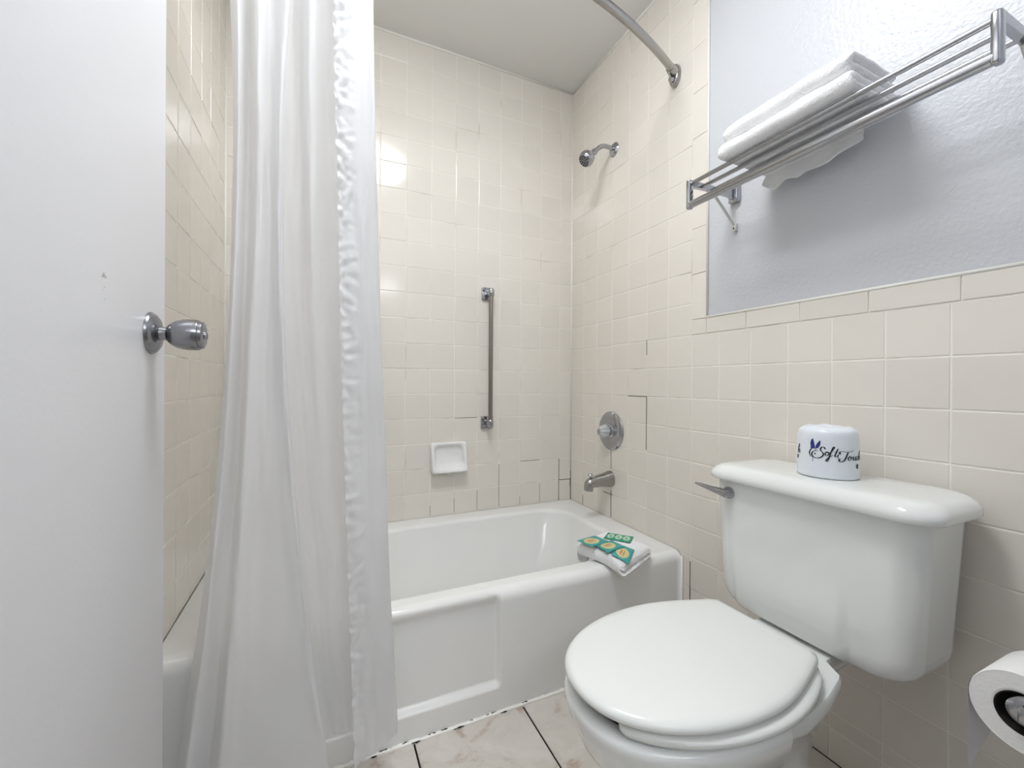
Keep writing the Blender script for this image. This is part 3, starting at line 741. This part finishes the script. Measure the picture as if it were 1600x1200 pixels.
# a thin hand towel whose corner droops behind the bars
v = []; f = []; nu, nv = 40, 22
for j in range(nv):
    for i in range(nu):
        s = i / (nu - 1); t = j / (nv - 1); y_ = -1.050 - 0.235 * s
        kp = [(0, .010), (.13, .036), (.24, .022), (.42, .033), (.50, .022), (.72, .027), (1.0, .004)]
        for (sa, la), (sb, lb) in zip(kp[:-1], kp[1:]):
            if sa <= s <= sb + 1e-6: L_ = la + (lb - la) * (s - sa) / (sb - sa)
        if t < 0.5: x = -0.085 + 0.055 * t * 2; z = 1.5285
        else:
            k = (t - 0.5) * 2; x = -0.030 - 0.012 * k + 0.008 * sin(s * 14) * k; z = 1.5285 - (L_ + 0.016) * k
        v.append((x, y_ + 0.012 * noise.noise((s * 5, t * 2, 3)) * t, z - 0.0035))
for j in range(nv - 1):
    for i in range(nu - 1): f.append((j * nu + i, j * nu + i + 1, (j + 1) * nu + i + 1, (j + 1) * nu + i))
ht = link('hand_towel', v, f, M['terry'], base=(-0.04, -1.16, 1.50)); md = ht.modifiers.new('thickness', 'SOLIDIFY'); md.thickness = 0.0045; md.offset = 1
tag(ht, 'thin white cloth drooping below the back of the towel rack', 'towel')

# ------------------------------------------------------------------ wash cloths on the tub corner
def droop(y_):                                              # how far the cloth sags over the rolled front lip
    over = max(0.0, (TUB_Y + 0.030) - y_); return 3.0 * over * over + 0.08 * over
def local_folded(name, origin, ang, sx, sy, th, layers, z0, seed):
    """square folded cloth, fold along its local front edge, resting on the tub rim"""
    v = []; f = []; n = 26
    H = th * layers
    prof2 = []
    def sq(t): return t
    nr = 10
    ux, uy = Vector((cos(ang), sin(ang), 0)), Vector((-sin(ang), cos(ang), 0))
    for side in (1, -1):
        pass
    # closed slab with layered edge: rings round the slab at several heights
    hs = []
    for l in range(layers):
        b = l * th
        for k, ins in ((0.01, 0.013), (0.06, 0.007), (0.14, 0.0035), (0.19, 0.0022), (0.22, 0.0022), (0.25, 0.0018), (0.36, 0.0), (0.47, 0.0), (0.5, 0.0), (0.53, 0.0), (0.64, 0.0), (0.75, 0.0015), (0.78, 0.0022), (0.81, 0.0022), (0.88, 0.0045), (0.95, 0.008), (0.99, 0.014)): hs.append((b + k * th, ins, l))
    R = []
    for h, ins, l in hs:
        j = 0.004 * noise.noise((l * 2.7 + seed, 1, 1))
        ring = rrect(-sx + ins + j, sx - ins + j * 0.5, -sy + ins, sy - ins - (0.004 * (l % 2)), 0, 0.012, 6, 16)
        out = []
        for p in ring:
            rr = p.copy()
            if p.y < -sy * 0.8 and abs(h / th - 0.5) < 0.035: rr.y += 0.010
            if p.y < -sy * 0.8 and h / th < 0.46: rr.y -= 0.004   # the open side shows its layers
            out.append(rr)
        R.append([Vector((p.x, p.y, h)) for p in out])
    top = R[-1]
    for s in (0.85, 0.6, 0.3): R.append([Vector((p.x * s, p.y * s, p.z + 0.0012)) for p in top])
    R2 = []
    for r in R:
        out = []
        for p in r:
            wpt = Vector(origin) + ux * p.x + uy * p.y
            z = z0 + p.z
            z -= droop(wpt.y)
            d = noise.noise((wpt.x * 40, wpt.y * 40, z * 60 + seed)) * 0.0026
            out.append(Vector((wpt.x + d, wpt.y - d, z + noise.noise((wpt.x * 22, wpt.y * 22, seed)) * 0.002)))
        R2.append(out)
    return MB().rings(R2).build(name, M['terry'], base=(origin[0], origin[1], z0), autosmooth=radians(70))
ANG = radians(18)
CX, CY = -0.247, -0.668
w1 = local_folded('wash_cloth', (CX - 0.003, CY, 0), ANG, 0.088, 0.094, 0.0435, 1, TUB_Z + 0.0025, 2.0); tag(w1, 'folded white wash cloth on the tub rim under the green sachets', 'wash cloth')

def sachet_mat(name, edge, mid, oval, kind):
    mt, nt, b = nodes_of(name); L = nt.links; b.inputs['Roughness'].default_value = 0.28
    tc = nt.nodes.new('ShaderNodeTexCoord'); sep = nt.nodes.new('ShaderNodeSeparateXYZ'); L.new(tc.outputs['Generated'], sep.inputs[0])
    def mth(op, a, bb=None):
        n = nt.nodes.new('ShaderNodeMath'); n.operation = op
        for i, x in enumerate((a, bb)):
            if x is None: continue
            if isinstance(x, (int, float)): n.inputs[i].default_value = x
            else: L.new(x, n.inputs[i])
        return n.outputs[0]
    def oval_mask(cx_, cy_, rx, ry):
        dx = mth('DIVIDE', mth('SUBTRACT', sep.outputs[0], cx_), rx); dy = mth('DIVIDE', mth('SUBTRACT', sep.outputs[1], cy_), ry)
        return mth('LESS_THAN', mth('ADD', mth('MULTIPLY', dx, dx), mth('MULTIPLY', dy, dy)), 1.0)
    def mix(fac, a, bb):
        n = nt.nodes.new('ShaderNodeMix'); n.data_type = 'RGBA'; L.new(fac, n.inputs[0])
        for i, x in ((6, a), (7, bb)):
            if isinstance(x, tuple): n.inputs[i].default_value = x
            else: L.new(x, n.inputs[i])
        return n.outputs[2]
    no = nt.nodes.new('ShaderNodeTexNoise'); no.inputs['Scale'].default_value = 4; L.new(tc.outputs['Generated'], no.inputs['Vector'])
    col = mix(no.outputs['Fac'], lin(edge), lin(mid))
    if kind == 'oval':
        col = mix(oval_mask(0.42, 0.5, 0.34, 0.36), col, lin(oval)); col = mix(oval_mask(0.42, 0.58, 0.20, 0.07), col, lin((206, 140, 96))); col = mix(oval_mask(0.40, 0.42, 0.24, 0.03), col, lin((176, 130, 92)))
    else:
        for c in (0.2, 0.5, 0.8):
            col = mix(oval_mask(c, 0.48, 0.13, 0.34), col, lin(oval)); col = mix(oval_mask(c, 0.45, 0.05, 0.13), col, lin((96, 168, 140)))
    L.new(col, b.inputs['Base Color']); return mt
SM = [sachet_mat('sachet_teal', (38, 140, 138), (86, 186, 182), (214, 206, 150), 'oval'), sachet_mat('sachet_green', (20, 138, 100), (60, 170, 134), (196, 222, 196), 'flowers')]
def sachet(cx_, cy_, z, ang, w, h, tilt, mt, label):
    v = []; f = []; n = 13
    ux, uy = Vector((cos(ang), sin(ang), 0)), Vector((-sin(ang), cos(ang), 0))
    for s in (1, -1):
        for j in range(n):
            for i in range(n):
                a, b = i / (n - 1) * 2 - 1, j / (n - 1) * 2 - 1
                e = min(1, (1 - abs(a)) * 5) * min(1, (1 - abs(b)) * 5)
                p = Vector((cx_, cy_, z)) + ux * a * w + uy * b * h
                p.z += s * (0.0004 + 0.0016 * e) + tilt[0] * a * w + tilt[1] * b * h + 0.0012 * noise.noise((a * 1.5 + cx_ * 40, b * 1.5, 2)) - droop(p.y)
                v.append(p)
        o = 0 if s == 1 else n * n
        for j in range(n - 1):
            for i in range(n - 1): f.append((o + j * n + i, o + j * n + i + 1, o + (j + 1) * n + i + 1, o + (j + 1) * n + i))
    rim = [i for i in range(n)] + [j * n + n - 1 for j in range(1, n)] + [(n - 1) * n + i for i in range(n - 2, -1, -1)] + [j * n for j in range(n - 2, 0, -1)]
    for k in range(len(rim)):
        a, b = rim[k], rim[(k + 1) % len(rim)]; f.append((a, b, b + n * n, a + n * n))
    # local frame so that generated coordinates follow the sachet
    me_v = [(ux.dot(p - Vector((cx_, cy_, z))), uy.dot(p - Vector((cx_, cy_, z))), p.z - z) for p in v]
    me = bpy.data.meshes.new('sachet'); me.from_pydata(me_v, [], f); me.update(); me.materials.append(mt)
    bm = bmesh.new(); bm.from_mesh(me); bmesh.ops.recalc_face_normals(bm, faces=bm.faces[:]); bm.to_mesh(me); bm.free()
    for p in me.polygons: p.use_smooth = True
    ob = bpy.data.objects.new('sachet', me); C.objects.link(ob); ob.location = (cx_, cy_, z); ob.rotation_euler = (0, 0, ang)
    tag(ob, label, 'sachet', 'toiletry sachets on the wash cloths'); return ob
ZS = TUB_Z + 0.0025 + 0.0440 + 0.0035
sachet(-0.207, -0.642, ZS, radians(-52), 0.046, 0.031, (0, 0), SM[1], 'green sachet with pale flower circles at the back of the wash cloth')
sachet(-0.266, -0.738, ZS + 0.0005, radians(36), 0.038, 0.028, (0, 0), SM[0], 'teal sachet nearest the front right corner of the wash cloth')
sachet(-0.290, -0.698, ZS + 0.0045, radians(8), 0.040, 0.029, (0.0, 0), SM[0], 'teal sachet lying in the middle over its neighbours')
sachet(-0.322, -0.650, ZS + 0.008, radians(10), 0.042, 0.033, (0, 0), SM[0], 'leftmost teal sachet with a tan oval on the wash cloth')

# ------------------------------------------------------------------ wrapped toilet roll on the tank
RX, RY, RZ, RR, RH = -0.118, -1.262, 0.733, 0.0575, 0.104
wr2 = empty('wrapped_toilet_roll', (RX, RY, RZ)); tag(wr2, 'paper wrapped toilet roll printed with blue script on the tank lid', 'toilet paper')
phi0 = math.atan2(-1.8307 - RY, -1.1632 - RX)               # the printed side faces the doorway
def surf(s, z, off=0.0):
    """arc length s to the right of the print centre, height z"""
    a = phi0 + s / RR
    t = z / RH
    r = RR * (1 - 0.035 * smooth(0.86, 1.0, t) - 0.03 * smooth(0.55, 1, t) + 0.012 * noise.noise((cos(a) * 1.6, sin(a) * 1.6, z * 22)) + 0.010 * sin(3 * a + 1)) + off
    return Vector((RX + r * cos(a), RY + r * sin(a), RZ + z))
R = []
nseg = 72
def wring(z, sc=1.0, dz=0.0):
    out = []
    for k in range(nseg):
        p = surf(2 * pi * RR * k / nseg, z); c = Vector((RX, RY, p.z))
        q = c + (p - c) * sc; q.z += dz * (1 + 0.5 * noise.noise((q.x * 60, q.y * 60, 1))) ; out.append(q)
    return out
R = [wring(0.0006, 0.96)] + [wring(RH * t) for t in (0.02, 0.06, 0.12, 0.2, 0.3, 0.4, 0.5, 0.6, 0.7, 0.78, 0.86, 0.92, 0.97)]
R += [wring(RH, 0.965, 0.0), wring(RH, 0.88, 0.004), wring(RH, 0.72, 0.007), wring(RH, 0.5, 0.008), wring(RH, 0.38, 0.004), wring(RH, 0.30, -0.008), wring(RH, 0.22, -0.012)]
MB().rings(R).build('wrapper', M['wrap'], wr2, autosmooth=radians(70))

ink = MB(); side_ink = MB()
def grow(P): return [(-34.5 + (a + 34.5) * 1.3, b * 1.3 - 3.0) for a, b in P]
def stroke(P, w=1.0, taper=True, dest=ink, mm=0.001, zoff=0.054, scale=True):
    w *= 1.25
    pts = catmull(grow(P) if scale else P, 8)
    n = len(pts); v = []; f = []
    for i, (x, y_) in enumerate(pts):
        a = pts[max(i - 1, 0)]; b = pts[min(i + 1, n - 1)]; dx, dy = b[0] - a[0], b[1] - a[1]; L_ = sqrt(dx * dx + dy * dy) or 1
        # broad nib: down strokes thick, up strokes thin
        k = 0.32 + 0.95 * max(0.0, abs(dy) / L_ * 0.8 + 0.1 - 0.35 * max(0, dx / L_))
        wd = w * k * (min(1, 0.25 + min(i, n - 1 - i) * 0.18) if taper else 1) * 0.5
        nx, ny = -dy / L_, dx / L_
        v.append(surf((x + nx * wd) * mm, zoff + (y_ + ny * wd) * mm, 0.0005)); v.append(surf((x - nx * wd) * mm, zoff + (y_ - ny * wd) * mm, 0.0005))
    for i in range(n - 1): f.append((2 * i, 2 * i + 1, 2 * i + 3, 2 * i + 2))
    dest.add(v, f)
def shift(P, dx, dy): return [(a + dx, b + dy) for a, b in P]
S_ = [(-11.5, 10.5), (-12.5, 13.5), (-15.5, 14), (-17.8, 11), (-17, 7.5), (-14.5, 4.5), (-14, 1), (-17, -3), (-22, -5), (-27.5, -4.2), (-30.5, -0.5), (-29.5, 4), (-25, 6.8), (-20, 7)]
stroke(S_, 2.0)
stroke([(-29, 12), (-33, 7), (-34.5, 2), (-32.5, -2.5), (-29, -4.5)], 1.7)
stroke([(-26.8, 1.6), (-26.2, 2.4), (-25.6, 1.6), (-26.2, 0.9)], 2.2, False)
o_ = [(1.2, 5.8), (-0.6, 6.4), (-2.6, 4), (-2.8, 1.2), (-1.2, -0.3), (1.0, 1.4), (2.2, 4.2), (1.2, 5.8), (0.2, 5.0), (2.0, 4.6), (3.8, 5.2)]
stroke(shift(o_, -8.5, 0.5), 1.7)
stroke([(-5.5, 4.5), (-3, 7.5), (0.4, 13), (1.0, 15.4), (-0.8, 14.6), (-3, 8.5), (-5.2, 1), (-7.2, -6), (-9.2, -8.8), (-10.2, -7.2), (-7.4, -3), (-3.6, 0.2), (-0.6, 2.2)], 1.7)
stroke([(6.2, 13.6), (3.6, 7), (1.6, 1.4), (2.6, -0.4), (5.4, 2.0)], 1.8); stroke([(-2.5, 7.0), (2.5, 7.4), (8.2, 8.2)], 1.2)
TO = (3.0, -6.5)
stroke(shift([(6.5, 10.5), (5.0, 13.5), (8.5, 15.6), (14, 14.6), (20.5, 14.8), (27, 17.5)], *TO), 2.2)
stroke(shift([(17.5, 14.6), (15.8, 10), (13.8, 5), (11.4, 0.6), (8, -1.6), (4.6, -0.8), (3.6, 1.6)], *TO), 2.1)
stroke(shift([(3.4, 1.8), (4.4, 2.6), (4.8, 1.6), (4.0, 1.0)], *TO), 2.4, False)
stroke(shift([(5, 12), (2.5, 8), (3.5, 4), (7, 3)], *TO), 1.2)
stroke(shift(o_, TO[0] + 20.5, TO[1] + 1.0), 1.7)
u_ = [(-3, 2), (-0.6, 6.2), (-1.4, 2), (-0.6, -0.2), (1.8, 1.8), (4, 6.2), (3.2, 1.8), (4, -0.2), (6.4, 2)]
stroke(shift(u_, TO[0] + 27.5, TO[1] + 1.0), 1.7)
stroke(shift([(2.6, 5.2), (1.0, 6.2), (-1.4, 4), (-1.6, 1.2), (0, -0.3), (2.6, 1.6)], TO[0] + 36, TO[1] + 1.0), 1.7)
h_ = [(-2, 2), (1, 9), (2.6, 14.4), (1.2, 14), (-1.2, 5), (-2.4, -0.2), (0, 3.6), (2.6, 6), (3.4, 4.6), (2.4, 0.6), (3.2, -0.3), (5.4, 1.8)]
stroke(shift(h_, TO[0] + 41, TO[1] + 1.0), 1.7)
stroke(shift([(a * 1.3, b * 1.3) for a, b in h_], -66, -4.0), 1.8, True, side_ink, scale=False)                            # tail of the same word printed further round the roll
stroke([(-69.2, -9), (-69.8, -12.5), (-69.4, -17), (-68.5, -13), (-69, -9)], 3.4, False, side_ink, scale=False)
stroke([(61.2, -19), (60.4, -24), (61.4, -28), (62.4, -23.5), (61.4, -19.5)], 4.0, False, scale=False)
side_ink.build('side_print', M['ink'], wr2, smooth=False)
ink.build('script_print', M['ink'], wr2, smooth=False)
bf = MB()
def wing(P, dest):
    P = grow(P)
    c = (sum(a for a, b in P) / len(P), sum(b for a, b in P) / len(P)); pp = catmull(P + [P[0]], 5)
    v = [surf(c[0] * 0.001, 0.054 + c[1] * 0.001, 0.0006)] + [surf(a * 0.001, 0.054 + b * 0.001, 0.0006) for a, b in pp]
    dest.add(v, [(0, i, i + 1) for i in range(1, len(pp))])
wing([(-25.4, 10.5), (-24.2, 17), (-18.8, 24.5), (-18.2, 18.5), (-21.0, 12.5)], bf); wing([(-25.6, 10.5), (-26.6, 17), (-29.6, 27), (-32.6, 22.5), (-33.2, 16), (-30, 11.6)], bf)
wing([(-25.8, 10.5), (-29.5, 13), (-33.2, 12.6), (-31.4, 10.2)], bf)
bf.build('butterfly_print', M['blue_ink'], wr2, smooth=False)['label'] = 'dark blue butterfly print'
stroke_g = MB(); stroke([(-25.6, 10.6), (-24.8, 9.2), (-25.2, 7.4)], 1.4, True, stroke_g); stroke([(-28, -4), (-29.5, -8), (-29, -12)], 0.9, True, stroke_g)
stroke_g.build('swirl_print', M['pale_ink'], wr2, smooth=False)

# ------------------------------------------------------------------ toilet roll in its holder
HX, HY, HZ, HR = -0.27, -1.595, 0.478, 0.0548
tp = empty('toilet_roll', (HX + 0.05, HY, HZ - HR)); tag(tp, 'white toilet roll with a torn hanging sheet at the lower right', 'toilet paper')
LEN = 0.105; CR = 0.0290
def circ(x, r): return [Vector((x, HY + r * cos(2 * pi * k / 64), HZ + r * sin(2 * pi * k / 64))) for k in range(64)]
MB().rings([circ(HX + 0.001, CR)] + [circ(HX + (0.0006 if i % 2 else 0.0), CR + (HR - CR - 0.001) * i / 14) for i in range(1, 15)] + [circ(HX + 0.0012, HR), circ(HX + LEN * 0.5, HR), circ(HX + LEN - 0.001, HR), circ(HX + LEN, HR - 0.001), circ(HX + LEN, CR)], cap0=False, cap1=False).build('paper', M['paper'], tp, autosmooth=radians(45))
MB().rings([circ(HX, CR), circ(HX + LEN, CR), circ(HX + LEN, CR - 0.0012), circ(HX, CR - 0.0012), circ(HX, CR)], cap0=False, cap1=False).build('core', M['core'], tp, autosmooth=radians(45))
v = []; f = []; nu, nv = 24, 20
for j in range(nv):
    for i in range(nu):
        s = i / (nu - 1); t = j / (nv - 1)
        Ls = 0.125 - 0.075 * s ** 0.8 + 0.004 * noise.noise((s * 9, 0, 5))
        z = HZ + 0.02 - (0.02 + Ls) * t
        y_ = HY + (sqrt(max(0, HR ** 2 - max(0, z - HZ) ** 2)) if z > HZ else HR) + 0.0008 + 0.004 * t * sin(2.5 * s + 2 * t) - 0.006 * t * t
        v.append((HX + LEN * s, y_, z))
for j in range(nv - 1):
    for i in range(nu - 1): f.append((j * nu + i, j * nu + i + 1, (j + 1) * nu + i + 1, (j + 1) * nu + i))
link('hanging_sheet', v, f, M['paper'], tp)
th = empty('toilet_roll_holder', (HX + 0.05, YF, HZ)); tag(th, 'chrome toilet roll holder whose spindle shows inside the roll core', 'paper holder')
SPZ = HZ + CR - 0.0012 - 0.0195
MB().lathe((HX - 0.012, HY - 0.004, SPZ), (1, 0, 0), [(0, 0.014), (0.002, 0.0185), (0.006, 0.0192), (0.06, 0.0192), (LEN + 0.018, 0.0192), (LEN + 0.022, 0.016)], 32).build('spindle', M['chrome'], th)
for x in (HX - 0.020, HX + LEN + 0.012):
    MB().rbox((x - 0.004, YF + 0.004, SPZ - 0.012), (x + 0.004, HY - 0.0, SPZ + 0.012), 0.003, 2).build('arm', M['chrome'], th)
MB().rbox((HX - 0.03, YF - 0.001, SPZ - 0.025), (HX + LEN + 0.022, YF + 0.008, SPZ + 0.025), 0.004, 2).build('back_plate', M['chrome'], th)

# ------------------------------------------------------------------ lamps
LX, LY = -0.90, -1.12
dl = empty('ceiling_light', (LX, LY, ZC)); tag(dl, 'round frosted dome ceiling light above the bathroom floor', 'ceiling light')
MB().lathe((LX, LY, ZC + 0.001), (0, 0, -1), [(0, 0.255), (0.014, 0.255), (0.016, 0.248)], 56).build('rim', M['brushed'], dl)
MB().lathe((LX, LY, ZC - 0.013), (0, 0, -1), [(0, 0.245), (0.010, 0.240), (0.022, 0.222), (0.034, 0.185), (0.043, 0.13), (0.048, 0.06), (0.049, 0.002)], 56).build('dome', M['dome'], dl)
vl = empty('hall_fill_light', (-0.75, YH, 2.05)); tag(vl, 'long white fill light bar added out of view behind the doorway', 'light bar')  # unseen fill lamp, added to brighten the bathroom through the doorway
MB().rbox((-1.75, YH - 0.001, 2.0), (0.25, YH + 0.05, 2.12), 0.01, 2).build('housing', M['door'], vl)
MB().tube([(-1.70, YH + 0.10, 2.06), (0.20, YH + 0.10, 2.06)], 0.045, 20).build('tube', M['tube'], vl)
for x in (-1.6, 0.1): MB().rbox((x - 0.01, YH + 0.045, 2.04), (x + 0.01, YH + 0.07, 2.08), 0.003, 1).build('bracket', M['brushed'], vl)
